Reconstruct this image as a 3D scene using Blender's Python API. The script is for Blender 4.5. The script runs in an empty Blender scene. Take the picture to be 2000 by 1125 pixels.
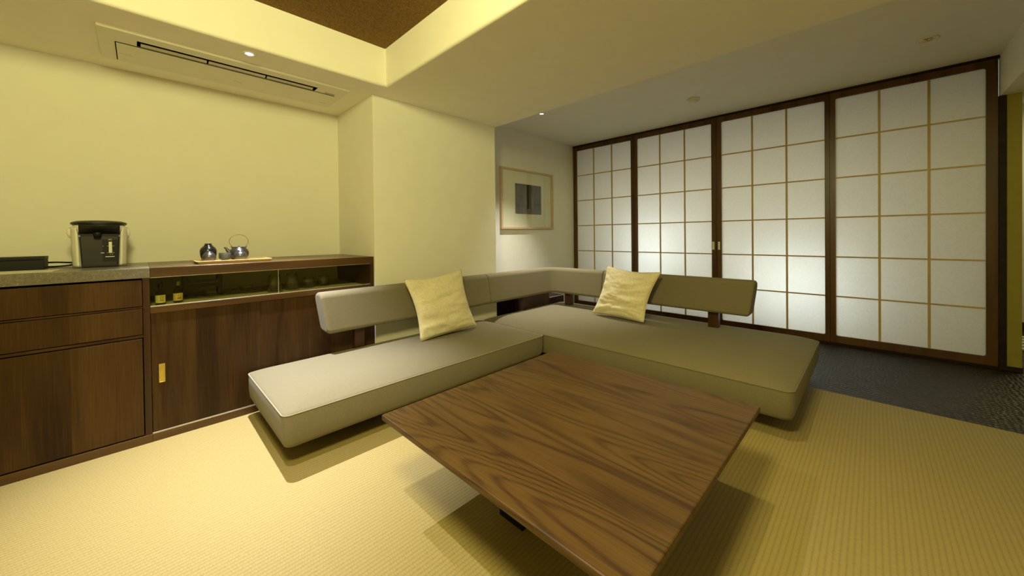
import bpy, bmesh, math, random
from mathutils import Vector, Matrix, noise
S = bpy.context.scene
COL = S.collection
R = math.radians
random.seed(7)

# ------------------------------------------------------------------ dimensions (metres)
YC, YW, ZT = 2.5376, 3.1756, 0.8612          # cabinet front, back wall, worktop height
ZS, ZB, ZR = 2.0112, 2.263, 2.2415           # soffit, brown ceiling, shoji-side ceiling
XP, XQ, XR = 1.163, 2.337, 4.3085            # pillar sides, shoji plane
YF, YP, YE = 2.519, 3.0195, -0.640           # pillar face, alcove wall, lintel face
XK, YK = 1.172, 2.3345                       # coffer corner
XT = 3.010                                   # tatami edge
X0, Y0 = -2.1, -2.3                          # unseen side of the room
CL, CN = -1.7, -1.5                          # coffer far sides

# ------------------------------------------------------------------ materials
def new_mat(name):
    m = bpy.data.materials.new(name); m.use_nodes = True
    nt = m.node_tree; nt.nodes.clear()
    out = nt.nodes.new('ShaderNodeOutputMaterial')
    b = nt.nodes.new('ShaderNodeBsdfPrincipled')
    nt.links.new(b.outputs[0], out.inputs[0])
    return m, nt, b, out
def N(nt, t, **kw):
    n = nt.nodes.new('ShaderNode' + t)
    for k, v in kw.items(): setattr(n, k, v)
    return n
def setin(n, **kw):
    for k, v in kw.items():
        n.inputs[k.replace('_', ' ')].default_value = v
def col4(c): return (c[0], c[1], c[2], 1)
def ramp(nt, stops):
    r = N(nt, 'ValToRGB'); e = r.color_ramp.elements
    e[0].position, e[0].color = stops[0][0], col4(stops[0][1])
    e[1].position, e[1].color = stops[-1][0], col4(stops[-1][1])
    for p, c in stops[1:-1]:
        x = e.new(p); x.color = col4(c)
    return r
def obj_coord(nt, scale=(1, 1, 1), rot=(0, 0, 0)):
    tc = N(nt, 'TexCoord'); mp = N(nt, 'Mapping')
    mp.inputs['Scale'].default_value = scale; mp.inputs['Rotation'].default_value = rot
    nt.links.new(tc.outputs['Object'], mp.inputs[0])
    return mp
def bump(nt, b, height, strength=.2, dist=.002):
    n = N(nt, 'Bump'); setin(n, Strength=strength, Distance=dist)
    nt.links.new(height, n.inputs['Height']); nt.links.new(n.outputs[0], b.inputs['Normal'])
def math_n(nt, op, a, bv=None):
    n = N(nt, 'Math', operation=op)
    for i, v in enumerate((a, bv)):
        if v is None: continue
        if isinstance(v, (int, float)): n.inputs[i].default_value = v
        else: nt.links.new(v, n.inputs[i])
    return n.outputs[0]

def plain(name, c, rough=.5, metal=0, var=.0, scale=30, bmp=0, spec=.5, coat=0):
    m, nt, b, _ = new_mat(name)
    setin(b, Roughness=rough, Metallic=metal)
    b.inputs['Specular IOR Level'].default_value = spec
    b.inputs['Coat Weight'].default_value = coat
    mp = obj_coord(nt); nz = N(nt, 'TexNoise'); setin(nz, Scale=scale, Detail=4)
    nt.links.new(mp.outputs[0], nz.inputs[0])
    lo = [x * (1 - var) for x in c]; hi = [min(1, x * (1 + var)) for x in c]
    r = ramp(nt, [(.3, lo), (.7, hi)])
    nt.links.new(nz.outputs[0], r.inputs[0]); nt.links.new(r.outputs[0], b.inputs['Base Color'])
    if bmp: bump(nt, b, nz.outputs[0], bmp)
    return m

def wood(name, along, across, stops, board=.12, rough=.4, jitter=1.0, ring=7.0, fibre=.25, coat=0.0, spec=.4, tone=.2, lines=.16):
    """procedural veneer: long stretched rings, fibres and board to board tone changes"""
    m, nt, b, _ = new_mat(name)
    setin(b, Roughness=rough); b.inputs['Coat Weight'].default_value = coat
    b.inputs['Coat Roughness'].default_value = .25
    b.inputs['Specular IOR Level'].default_value = spec
    tc = N(nt, 'TexCoord'); sp = N(nt, 'SeparateXYZ'); nt.links.new(tc.outputs['Object'], sp.inputs[0])
    ax = {'x': 0, 'y': 1, 'z': 2}
    ia, ib = ax[along], ax[across]; ic = 3 - ia - ib
    bid = math_n(nt, 'FLOOR', math_n(nt, 'DIVIDE', sp.outputs[ib], board))
    wn = N(nt, 'TexWhiteNoise', noise_dimensions='1D'); nt.links.new(bid, wn.inputs['W'])
    off = math_n(nt, 'MULTIPLY', wn.outputs['Value'], 17.0 * jitter)
    cb = N(nt, 'CombineXYZ')
    nt.links.new(math_n(nt, 'ADD', math_n(nt, 'MULTIPLY', sp.outputs[ia], .55), off), cb.inputs[0])
    nt.links.new(math_n(nt, 'ADD', math_n(nt, 'MULTIPLY', sp.outputs[ib], 5.0), off), cb.inputs[1])
    nt.links.new(math_n(nt, 'MULTIPLY', sp.outputs[ic], 5.0), cb.inputs[2])
    nz = N(nt, 'TexNoise'); setin(nz, Scale=1.0, Detail=1.5, Roughness=.4, Distortion=.25)
    nt.links.new(cb.outputs[0], nz.inputs[0])
    rings = math_n(nt, 'SINE', math_n(nt, 'MULTIPLY', nz.outputs[0], ring * 6.283))
    rings = math_n(nt, 'MULTIPLY_ADD', rings, .5); rings.node.inputs[2].default_value = .5
    cb2 = N(nt, 'CombineXYZ')
    nt.links.new(math_n(nt, 'ADD', math_n(nt, 'MULTIPLY', sp.outputs[ia], 6.0), off), cb2.inputs[0])
    nt.links.new(math_n(nt, 'MULTIPLY', sp.outputs[ib], 220.0), cb2.inputs[1])
    nt.links.new(math_n(nt, 'MULTIPLY', sp.outputs[ic], 220.0), cb2.inputs[2])
    nf = N(nt, 'TexNoise'); setin(nf, Scale=1.0, Detail=3.0, Roughness=.6)
    nt.links.new(cb2.outputs[0], nf.inputs[0])
    line = math_n(nt, 'POWER', rings, 2.5)
    nb = N(nt, 'TexNoise'); setin(nb, Scale=1.3, Detail=2.0); nt.links.new(cb.outputs[0], nb.inputs[0])
    v = math_n(nt, 'MULTIPLY', line, -lines)
    v = math_n(nt, 'ADD', v, math_n(nt, 'MULTIPLY', nf.outputs[0], fibre))
    v = math_n(nt, 'ADD', v, math_n(nt, 'MULTIPLY', wn.outputs['Value'], tone))
    v = math_n(nt, 'ADD', v, math_n(nt, 'MULTIPLY', nb.outputs[0], .40))
    v = math_n(nt, 'ADD', v, .5 - .5 * fibre - .5 * tone - .20 + .3 * lines)
    r = ramp(nt, stops); nt.links.new(v, r.inputs[0]); nt.links.new(r.outputs[0], b.inputs['Base Color'])
    bump(nt, b, nf.outputs[0], .08, .001)
    return m

def fabric(name, lo, hi, weave=900, rough=.95, sheen=.25, bmp=.25, mott=45):
    m, nt, b, _ = new_mat(name)
    setin(b, Roughness=rough); b.inputs['Specular IOR Level'].default_value = .15
    b.inputs['Sheen Weight'].default_value = sheen; b.inputs['Sheen Roughness'].default_value = .5
    mp = obj_coord(nt)
    n1 = N(nt, 'TexNoise'); setin(n1, Scale=weave, Detail=1); nt.links.new(mp.outputs[0], n1.inputs[0])
    n2 = N(nt, 'TexNoise'); setin(n2, Scale=mott, Detail=3); nt.links.new(mp.outputs[0], n2.inputs[0])
    v = math_n(nt, 'ADD', math_n(nt, 'MULTIPLY', n1.outputs[0], .6), math_n(nt, 'MULTIPLY', n2.outputs[0], .4))
    r = ramp(nt, [(.35, lo), (.65, hi)]); nt.links.new(v, r.inputs[0]); nt.links.new(r.outputs[0], b.inputs['Base Color'])
    bump(nt, b, n1.outputs[0], bmp, .0008)
    return m

def tatami_mat():
    m, nt, b, _ = new_mat('tatami_straw')
    setin(b, Roughness=.62); b.inputs['Specular IOR Level'].default_value = .35
    tc = N(nt, 'TexCoord'); sp = N(nt, 'SeparateXYZ'); nt.links.new(tc.outputs['Object'], sp.inputs[0])
    x, y = sp.outputs[0], sp.outputs[1]
    nz = N(nt, 'TexNoise'); setin(nz, Scale=6, Detail=2); nt.links.new(tc.outputs['Object'], nz.inputs[0])
    wob = math_n(nt, 'MULTIPLY', nz.outputs[0], .004)
    yy = math_n(nt, 'ADD', y, wob)
    rib = math_n(nt, 'ABSOLUTE', math_n(nt, 'SINE', math_n(nt, 'MULTIPLY', yy, math.pi / .0155)))
    row = math_n(nt, 'FLOOR', math_n(nt, 'DIVIDE', yy, .0155))
    par = math_n(nt, 'MULTIPLY', math_n(nt, 'MODULO', row, 2.0), math.pi)
    st = math_n(nt, 'SINE', math_n(nt, 'ADD', math_n(nt, 'MULTIPLY', x, 2 * math.pi / .0085), par))
    st = math_n(nt, 'MULTIPLY_ADD', st, .5); st.node.inputs[2].default_value = .5
    cbs = N(nt, 'CombineXYZ')
    nt.links.new(math_n(nt, 'MULTIPLY', x, 260.0), cbs.inputs[0]); nt.links.new(math_n(nt, 'MULTIPLY', y, 60.0), cbs.inputs[1])
    nf = N(nt, 'TexNoise'); setin(nf, Scale=1.0, Detail=2); nt.links.new(cbs.outputs[0], nf.inputs[0])
    h = math_n(nt, 'ADD', math_n(nt, 'POWER', rib, .5), math_n(nt, 'MULTIPLY', st, .35))
    v = math_n(nt, 'ADD', math_n(nt, 'MULTIPLY', math_n(nt, 'POWER', rib, .5), .42), math_n(nt, 'MULTIPLY', st, .10))
    v = math_n(nt, 'ADD', v, math_n(nt, 'MULTIPLY', nf.outputs[0], .5))
    r = ramp(nt, [(.2, (.222, .163, .050)), (.75, (.335, .265, .100)), (1.0, (.38, .31, .13))])
    nt.links.new(v, r.inputs[0]); nt.links.new(r.outputs[0], b.inputs['Base Color'])
    bump(nt, b, h, .25, .001)
    return m

def dark_floor_mat():
    m, nt, b, _ = new_mat('adzed_dark_wood')
    setin(b, Roughness=.40); b.inputs['Specular IOR Level'].default_value = .35
    tc = N(nt, 'TexCoord'); sp = N(nt, 'SeparateXYZ'); nt.links.new(tc.outputs['Object'], sp.inputs[0])
    mp = obj_coord(nt, (9, 14, 1))
    nz = N(nt, 'TexNoise'); setin(nz, Scale=1.0, Detail=2); nt.links.new(mp.outputs[0], nz.inputs[0])
    ph = math_n(nt, 'ADD', math_n(nt, 'MULTIPLY', sp.outputs[0], 2 * math.pi / .034), math_n(nt, 'MULTIPLY', nz.outputs[0], 5.0))
    wx = math_n(nt, 'SINE', ph)
    wy = math_n(nt, 'SINE', math_n(nt, 'ADD', math_n(nt, 'MULTIPLY', sp.outputs[1], 2 * math.pi / .022), math_n(nt, 'MULTIPLY', nz.outputs[0], 16.0)))
    h = math_n(nt, 'ADD', math_n(nt, 'MULTIPLY', wx, .6), math_n(nt, 'MULTIPLY', wy, .4))
    mp2 = obj_coord(nt, (40, 5, 1))
    n2 = N(nt, 'TexNoise'); setin(n2, Scale=1.0, Detail=3); nt.links.new(mp2.outputs[0], n2.inputs[0])
    r = ramp(nt, [(.3, (.009, .0055, .0035)), (.7, (.034, .022, .013))])
    nt.links.new(n2.outputs[0], r.inputs[0]); nt.links.new(r.outputs[0], b.inputs['Base Color'])
    bump(nt, b, h, .7, .005)
    return m

def stone_mat():
    m, nt, b, _ = new_mat('speckled_grey_stone')
    setin(b, Roughness=.28)
    mp = obj_coord(nt)
    vo = N(nt, 'TexVoronoi'); setin(vo, Scale=420.0); nt.links.new(mp.outputs[0], vo.inputs['Vector'])
    nz = N(nt, 'TexNoise'); setin(nz, Scale=90, Detail=5); nt.links.new(mp.outputs[0], nz.inputs[0])
    sepc = N(nt, 'SeparateColor'); nt.links.new(vo.outputs['Color'], sepc.inputs[0])
    v = math_n(nt, 'ADD', math_n(nt, 'MULTIPLY', nz.outputs[0], .6), math_n(nt, 'MULTIPLY', math_n(nt, 'POWER', sepc.outputs[0], 6.0), .5))
    r = ramp(nt, [(.2, (.12, .105, .08)), (.6, (.19, .17, .135)), (.95, (.34, .31, .25))])
    nt.links.new(v, r.inputs[0]); nt.links.new(r.outputs[0], b.inputs['Base Color'])
    return m

def thin_glass(name, tint, refl=1.0):
    m = bpy.data.materials.new(name); m.use_nodes = True; nt = m.node_tree; nt.nodes.clear()
    out = N(nt, 'OutputMaterial'); mix = N(nt, 'MixShader'); tr = N(nt, 'BsdfTransparent'); gl = N(nt, 'BsdfGlossy')
    tr.inputs[0].default_value = col4(tint); gl.inputs['Roughness'].default_value = .02
    fr = N(nt, 'Fresnel'); fr.inputs[0].default_value = 1.5
    gm = N(nt, 'NewGeometry')      # only the front side of each sheet mirrors
    front = math_n(nt, 'SUBTRACT', 1.0, gm.outputs['Backfacing'])
    nt.links.new(math_n(nt, 'MULTIPLY', math_n(nt, 'MULTIPLY', fr.outputs[0], refl), front), mix.inputs[0])
    nt.links.new(tr.outputs[0], mix.inputs[1]); nt.links.new(gl.outputs[0], mix.inputs[2])
    nt.links.new(mix.outputs[0], out.inputs[0])
    return m

def paper_mat():
    m = bpy.data.materials.new('shoji_paper'); m.use_nodes = True; nt = m.node_tree; nt.nodes.clear()
    out = N(nt, 'OutputMaterial'); mix = N(nt, 'MixShader'); d = N(nt, 'BsdfDiffuse'); t = N(nt, 'BsdfTranslucent')
    mp = obj_coord(nt); nz = N(nt, 'TexNoise'); setin(nz, Scale=120, Detail=4); nt.links.new(mp.outputs[0], nz.inputs[0])
    r = ramp(nt, [(.3, (.72, .71, .67)), (.7, (.78, .77, .73))]); nt.links.new(nz.outputs[0], r.inputs[0])
    nt.links.new(r.outputs[0], d.inputs[0]); nt.links.new(r.outputs[0], t.inputs[0])
    mix.inputs[0].default_value = .5
    nt.links.new(d.outputs[0], mix.inputs[1]); nt.links.new(t.outputs[0], mix.inputs[2]); nt.links.new(mix.outputs[0], out.inputs[0])
    return m

def emit(name, c, s):
    m = bpy.data.materials.new(name); m.use_nodes = True; nt = m.node_tree; nt.nodes.clear()
    out = N(nt, 'OutputMaterial'); e = N(nt, 'Emission'); e.inputs[0].default_value = col4(c); e.inputs[1].default_value = s
    nt.links.new(e.outputs[0], out.inputs[0]); return m

def art_mat():
    m, nt, b, _ = new_mat('dark_printed_paper')
    setin(b, Roughness=.8)
    tc = N(nt, 'TexCoord'); mp = obj_coord(nt, (9, 1, 3))
    n1 = N(nt, 'TexNoise'); setin(n1, Scale=1.2, Detail=5, Roughness=.6); nt.links.new(mp.outputs[0], n1.inputs[0])
    mp2 = obj_coord(nt, (90, 1, 12)); n2 = N(nt, 'TexNoise'); setin(n2, Scale=1, Detail=3); nt.links.new(mp2.outputs[0], n2.inputs[0])
    v = math_n(nt, 'ADD', math_n(nt, 'MULTIPLY', n1.outputs[0], .65), math_n(nt, 'MULTIPLY', n2.outputs[0], .35))
    r = ramp(nt, [(.3, (.045, .038, .030)), (.5, (.11, .095, .085)), (.75, (.20, .175, .14))])
    nt.links.new(v, r.inputs[0]); nt.links.new(r.outputs[0], b.inputs['Base Color'])
    return m

WAL = [(.2, (.022, .0090, .0030)), (.5, (.053, .0250, .0070)), (.8, (.090, .046, .0130)), (1.0, (.12, .065, .019))]
WALT = [(.15, (.032, .0142, .0042)), (.45, (.076, .0385, .0090)), (.7, (.104, .060, .0125)), (1.0, (.155, .088, .023))]
M = {}
M['plaster'] = plain('cream_plaster', (.76, .745, .66), .85, var=.015, scale=9, bmp=.03, spec=.2)
M['ceil'] = plain('cream_ceiling_paint', (.84, .81, .70), .9, var=.015, scale=7, spec=.2)
M['bounce_wall'] = plain('bounce_tuned_plaster', (.55, .49, .32), .85, var=.03, scale=9, spec=.2)  # for unseen walls only; tone chosen to control the light they bounce
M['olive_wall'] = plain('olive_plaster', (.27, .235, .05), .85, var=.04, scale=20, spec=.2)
M['brown_ceil'] = fabric('brown_woven_ceiling', (.13, .075, .022), (.26, .155, .05), weave=160, sheen=0, mott=60)
M['tatami'] = tatami_mat()
M['dark_floor'] = dark_floor_mat()
M['walnut_v'] = wood('walnut_veneer_vertical', 'z', 'x', WAL, board=.135, rough=.38, ring=7, spec=.22, tone=.26, fibre=.55, lines=.13)
M['walnut_x'] = wood('walnut_lengthwise', 'x', 'z', [(p, (c[0] * 1.45, c[1] * 1.4, c[2] * 1.1)) for p, c in WAL], board=.5, rough=.35, ring=5, coat=.3)
M['walnut_red'] = wood('walnut_reddish', 'z', 'x', [(p, (c[0] * .95, c[1] * .78, c[2] * .85)) for p, c in WAL], board=.5, rough=.35, ring=4)
M['walnut_y'] = wood('walnut_frame_vertical', 'z', 'y', [(p, (c[0] * 1.7, c[1] * 1.5, c[2] * 1.2)) for p, c in WAL], board=.5, rough=.4, ring=4)
M['table_wood'] = wood('oiled_walnut_boards', 'y', 'x', WALT, board=.172, rough=.42, ring=21, fibre=.6, coat=0, spec=.28, tone=.18, lines=.24)
M['dark_wood'] = plain('dark_stained_wood', (.016, .007, .005), .6, var=.3, scale=20, spec=.2)
M['black'] = plain('black_plastic', (.006, .006, .006), .45, var=.1, spec=.3)
M['black_matte'] = plain('matte_black_panel', (.012, .011, .007), .38, var=.1)
M['shadow_gap'] = plain('recess_shade_paint', (.007, .004, .003), .9, var=.1, spec=0)  # near-black colour standing in for shade inside gaps and openings
M['sofa'] = fabric('grey_beige_upholstery', (.160, .138, .083), (.196, .170, .106), weave=900, sheen=.1, mott=160)
M['piping'] = fabric('grey_beige_piping', (.26, .23, .16), (.32, .28, .20), weave=700)
M['linen'] = fabric('natural_linen', (.62, .55, .36), (.80, .74, .54), weave=420, sheen=.1, bmp=.3, mott=70)
M['stone'] = stone_mat()
M['brass'] = plain('brushed_brass', (.62, .47, .12), .42, metal=.75, var=.06, scale=80)
M['metal'] = plain('dull_aluminium', (.66, .63, .55), .45, metal=.9, var=.05)
M['pewter'] = plain('dark_pewter_glaze', (.10, .095, .09), .36, metal=.8, var=.25, scale=25)
M['matte_grey'] = plain('matte_grey_stoneware', (.048, .046, .042), .55, var=.15, scale=60)
M['blackglaze'] = plain('black_glaze', (.010, .011, .011), .25, var=.1, spec=.6)
M['gold_wire'] = plain('golden_bamboo', (.36, .24, .06), .3, metal=.5, var=.05)
M['lightwood'] = wood('pale_bamboo', 'x', 'y', [(.2, (.50, .33, .10)), (.6, (.66, .47, .17)), (1.0, (.74, .56, .24))], board=.03, rough=.45, ring=3, tone=.2)
M['frame_wood'] = wood('pale_frame_wood', 'x', 'z', [(.2, (.50, .36, .20)), (1.0, (.66, .50, .31))], board=.5, rough=.5, ring=3)
M['muntin'] = wood('pale_cedar_bars', 'z', 'y', [(.2, (.42, .30, .12)), (1.0, (.56, .42, .19))], board=.05, rough=.6, ring=3)
M['white'] = plain('white_plastic', (.74, .72, .66), .35, var=.02)
M['ac_white'] = plain('cream_appliance_plastic', (.74, .71, .60), .5, var=.01)
M['grey_plastic'] = plain('grey_plastic', (.36, .37, .30), .4, var=.05)
M['paper'] = paper_mat()
M['sheet'] = plain('printed_paper_sheet', (.62, .60, .50), .7, var=.10, scale=40)
M['mat_board'] = plain('cream_mat_board', (.76, .72, .58), .8, var=.01)
M['art'] = art_mat()
M['art_dark'] = plain('dark_brown_ink', (.025, .017, .010), .8, var=.3, scale=40)
M['art_tan'] = plain('tan_ink', (.19, .15, .085), .8, var=.3, scale=60)
M['pane'] = thin_glass('cabinet_glass', (.92, .93, .80), .7)
M['picture_glass'] = thin_glass('picture_glass', (.97, .98, .96), 1.6)
M['glassware'] = thin_glass('clear_glassware', (.97, .98, .96), 2.0)
M['whisky'] = thin_glass('pale_bottle_glass', (.74, .74, .45), 1.0)
M['gauge'] = plain('gauge_tube', (.72, .74, .62), .25)
M['print_white'] = plain('white_print', (.62, .62, .58), .6)
M['print_black'] = plain('black_ink', (.01, .01, .008), .7)
M['label'] = plain('cream_label_paper', (.74, .66, .26), .7, var=.06, scale=80)
M['label_gold'] = plain('gold_label_paper', (.70, .50, .13), .7, var=.10, scale=60)
M['bottle_cap'] = plain('gold_cap', (.45, .38, .12), .4, metal=.4)
M['lamp_on'] = emit('lamp_glow', (.86, .93, 1.0), 14.0)
M['lamp_off'] = plain('unlit_reflector', (.62, .55, .30), .22, metal=.85)
M['mauve'] = plain('mauve_lacquer', (.24, .17, .17), .4)
M['cabinet_lining'] = plain('olive_tan_cabinet_lining', (.70, .63, .36), .5, var=.05, scale=12)
M['red_lacquer'] = plain('dark_red_lacquer', (.035, .010, .008), .4, var=.2)

# ------------------------------------------------------------------ object helpers
WLOC = {}
def wloc(o): return WLOC.get(o.name, Vector((0, 0, 0))) if o else Vector((0, 0, 0))
def link(name, me, mat, parent=None):
    o = bpy.data.objects.new(name, me); COL.objects.link(o)
    if mat is not None:
        for mm in (mat if isinstance(mat, (list, tuple)) else [mat]): me.materials.append(mm)
    if parent: o.parent = parent
    return o
def obj(name, bm, mat, parent=None, smooth=False, bevel=0, seg=2, origin=None, world=True, auto=None):
    """bm is in world coordinates; the object origin goes to `origin`, or stays at the parent's"""
    pl = wloc(parent); og = Vector(origin) if origin is not None else pl.copy()
    if world: bmesh.ops.translate(bm, verts=bm.verts, vec=-og)
    bmesh.ops.recalc_face_normals(bm, faces=bm.faces)
    me = bpy.data.meshes.new(name); bm.to_mesh(me); bm.free()
    if smooth:
        for p in me.polygons: p.use_smooth = True
    o = link(name, me, mat, parent)
    o.location = og - pl if world else (0, 0, 0)
    WLOC[o.name] = og.copy()
    if bevel:
        b = o.modifiers.new('edge', 'BEVEL'); b.width = bevel; b.segments = seg; b.limit_method = 'ANGLE'; b.angle_limit = R(40)
        for p in me.polygons: p.use_smooth = True
    if auto or bevel:
        w = o.modifiers.new('wn', 'WEIGHTED_NORMAL'); w.keep_sharp = True
    return o
def tag(o, label, cat, group=None):
    o['label'] = label; o['category'] = cat
    if group: o['group'] = group
    return o
def thing(name, loc, label, cat, group=None):
    o = bpy.data.objects.new(name, None); COL.objects.link(o); o.location = loc; o.empty_display_size = .05
    WLOC[o.name] = Vector(loc)
    return tag(o, label, cat, group)
def struct(name, bm, mat, **kw):
    o = obj(name, bm, mat, **kw); o['kind'] = 'structure'; return o
def copy_tree(o, parent=None):
    c = o.copy(); COL.objects.link(c)
    if parent is not None: c.parent = parent
    for ch in list(o.children): copy_tree(ch, c)
    return c

# ------------------------------------------------------------------ shape helpers
def BM(): return bmesh.new()
def box(bm, x0, x1, y0, y1, z0, z1):
    v = [bm.verts.new(p) for p in ((x0, y0, z0), (x1, y0, z0), (x1, y1, z0), (x0, y1, z0), (x0, y0, z1), (x1, y0, z1), (x1, y1, z1), (x0, y1, z1))]
    for f in ((0, 3, 2, 1), (4, 5, 6, 7), (0, 1, 5, 4), (1, 2, 6, 5), (2, 3, 7, 6), (3, 0, 4, 7)): bm.faces.new([v[i] for i in f])
    return bm
def B(*a): return box(BM(), *a)
def loft(bm, loops, cap0=True, cap1=True, closed=True):
    rows = [[bm.verts.new(p) for p in L] for L in loops]
    n = len(rows[0])
    for a, b in zip(rows, rows[1:]):
        for i in range(n if closed else n - 1):
            j = (i + 1) % n
            try: bm.faces.new((a[i], a[j], b[j], b[i]))
            except ValueError: pass
    if cap0: bm.faces.new(list(reversed(rows[0])))
    if cap1: bm.faces.new(rows[-1])
    return rows
def lathe(bm, prof, c=(0, 0, 0), n=40, cap0=True, cap1=True):
    loops = []
    for r, z in prof:
        r = max(r, 1e-5)
        loops.append([(c[0] + r * math.cos(2 * math.pi * i / n), c[1] + r * math.sin(2 * math.pi * i / n), c[2] + z) for i in range(n)])
    loft(bm, loops, cap0, cap1); return bm
def tube(bm, pts, r, n=10, closed=False):
    pts = [Vector(p) for p in pts]; loops = []; prev = None
    m = len(pts)
    for i, p in enumerate(pts):
        if closed: t = pts[(i + 1) % m] - pts[i - 1]
        else: t = pts[min(i + 1, m - 1)] - pts[max(i - 1, 0)]
        t.normalize()
        if prev is None:
            a = Vector((0, 0, 1)) if abs(t.z) < .9 else Vector((1, 0, 0)); u = t.cross(a).normalized()
        else: u = (prev - t * prev.dot(t)).normalized()
        prev = u; w = t.cross(u); rr = r[i] if isinstance(r, (list, tuple)) else r
        loops.append([p + (u * math.cos(2 * math.pi * k / n) + w * math.sin(2 * math.pi * k / n)) * rr for k in range(n)])
    if closed: loops.append(loops[0])
    loft(bm, loops, not closed, not closed)
    if closed: bmesh.ops.remove_doubles(bm, verts=bm.verts, dist=1e-6)
    return bm
def rrect(x0, x1, y0, y1, r, n=5):
    out = []
    for cx, cy, a0 in ((x1 - r, y1 - r, 0), (x0 + r, y1 - r, 90), (x0 + r, y0 + r, 180), (x1 - r, y0 + r, 270)):
        for k in range(n + 1):
            a = R(a0 + 90 * k / n); out.append((cx + r * math.cos(a), cy + r * math.sin(a)))
    return out
def rpoly(pts, rad, n=5):
    """rounded polygon from corner points with one radius per corner"""
    out = []; m = len(pts)
    for i in range(m):
        p = Vector(pts[i]); a = (Vector(pts[i - 1]) - p); b = (Vector(pts[(i + 1) % m]) - p)
        r = rad[i]; ua, ub = a.normalized(), b.normalized()
        ang = ua.angle(ub); t = r / math.tan(ang / 2)
        s, e = p + ua * t, p + ub * t
        c = p + (ua + ub).normalized() * (r / math.sin(ang / 2))
        v0, v1 = s - c, e - c; tot = v0.angle(v1)
        for k in range(n + 1):
            f = k / n
            if tot < 1e-4: q = v0
            else: q = (v0 * math.sin((1 - f) * tot) + v1 * math.sin(f * tot)) / math.sin(tot)
            out.append(tuple(c + q))
    return out
def text_mesh(txt, size, align='CENTER', depth=.0002):
    cu = bpy.data.curves.new('lettering', 'FONT'); cu.body = txt; cu.size = size; cu.align_x = align; cu.align_y = 'CENTER'; cu.extrude = depth
    o = bpy.data.objects.new('lettering_tmp', cu); COL.objects.link(o)
    bpy.context.view_layer.update()
    dg = bpy.context.evaluated_depsgraph_get()
    me = bpy.data.meshes.new_from_object(o.evaluated_get(dg))
    bpy.data.objects.remove(o); bpy.data.curves.remove(cu)
    bm = BM(); bm.from_mesh(me); bpy.data.meshes.remove(me); return bm

# ------------------------------------------------------------------ camera
def make_camera():
    f, yaw, pitch, roll, cy = 715.1369, 0.7794, -0.009, -0.0117, 466.2024
    fw = Vector((math.cos(yaw) * math.cos(pitch), math.sin(yaw) * math.cos(pitch), math.sin(pitch)))
    r = fw.cross(Vector((0, 0, 1))).normalized(); u = r.cross(fw)
    c, s = math.cos(roll), math.sin(roll); r, u = r * c + u * s, u * c - r * s
    cam = bpy.data.cameras.new('camera'); o = bpy.data.objects.new('camera', cam); COL.objects.link(o)
    m = Matrix((r, u, -fw)).transposed().to_4x4(); m.translation = (0, 0, 1.0); o.matrix_world = m
    cam.sensor_fit = 'HORIZONTAL'; cam.sensor_width = 36; cam.lens = f / 2000 * 36
    cam.shift_y = -(562.5 - cy) / 2000; cam.clip_start = .02; cam.clip_end = 60
    S.camera = o
make_camera()

# ------------------------------------------------------------------ room shell
def floor_structs():
    struct('floor', B(X0, XT, Y0, YW, -.05, 0), M['tatami'])
    struct('floor', B(XT, 6.6, Y0, YW + .2, -.05, -.002), M['dark_floor'])
floor_structs()
struct('wall_back', B(X0 - .1, XP + .02, YW, YW + .1, 0, 2.5), M['plaster'])
struct('wall_corner', B(XP, XQ, YF, YW + .1, 0, ZS + .02), M['plaster'], bevel=.004)
struct('wall_alcove', B(XQ, XR + .06, YP, YP + .1, 0, ZR + .05), M['plaster'])
struct('wall_left', B(X0 - .1, X0, Y0, YW, 0, 2.5), M['bounce_wall'])
struct('wall_near', B(X0 - .1, 6.6, Y0 - .1, Y0, 0, 2.5), M['bounce_wall'])
def soffit():
    bm = BM(); z1 = 2.45
    # plan outline with the coffer as a hole, extruded
    o = [(X0, Y0), (XQ, Y0), (XQ, YW), (X0, YW)]; r = .012
    i = rrect(CL, XK, CN, YK, r, 4)
    def ring(pts, z): return [bm.verts.new((x, y, z)) for x, y in pts]
    ob, ot = ring(o, ZS), ring(o, z1)
    ro = .018; nr = 5; rows = []
    for k in range(nr + 1):
        a = R(90 * k / nr); d = ro * (1 - math.sin(a))
        # rounded bottom lip of the coffer
        pts = rrect(CL - d, XK + d, CN - d, YK + d, r + d, 4)
        rows.append(ring(pts, ZS + ro * (1 - math.cos(a))))
    rows.append(ring(i, z1))
    for a, b in zip(rows, rows[1:]):
        n = len(a)
        for k in range(n): bm.faces.new((a[k], a[(k + 1) % n], b[(k + 1) % n], b[k]))
    for k in range(4): bm.faces.new((ob[k], ob[(k + 1) % 4], ot[(k + 1) % 4], ot[k]))
    def fill(*lo):
        ed = []
        for L in lo:
            for k in range(len(L)):
                a, b = L[k], L[(k + 1) % len(L)]
                e = bm.edges.get((a, b)) or bm.edges.new((a, b)); ed.append(e)
        bmesh.ops.triangle_fill(bm, edges=ed, use_beauty=True)
    sl = ring([(-.002, 2.632), (.842, 2.632), (.842, 2.705), (-.002, 2.705)], ZS)     # pocket for the air outlet
    st_ = ring([(-.002, 2.632), (.842, 2.632), (.842, 2.705), (-.002, 2.705)], ZS + .09)
    for k in range(4): bm.faces.new((sl[k], sl[(k + 1) % 4], st_[(k + 1) % 4], st_[k]))
    bm.faces.new(st_)
    fill(ob, rows[0], sl); fill(ot, rows[-1])
    o_ = struct('ceiling', bm, M['ceil'])
    for p in o_.data.polygons:
        n = p.normal
        p.use_smooth = False
    return o_
soffit()
struct('ceiling', B(CL - .05, XK + .05, CN - .05, YK + .05, ZB, ZB + .05), M['brown_ceil'])
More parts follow.
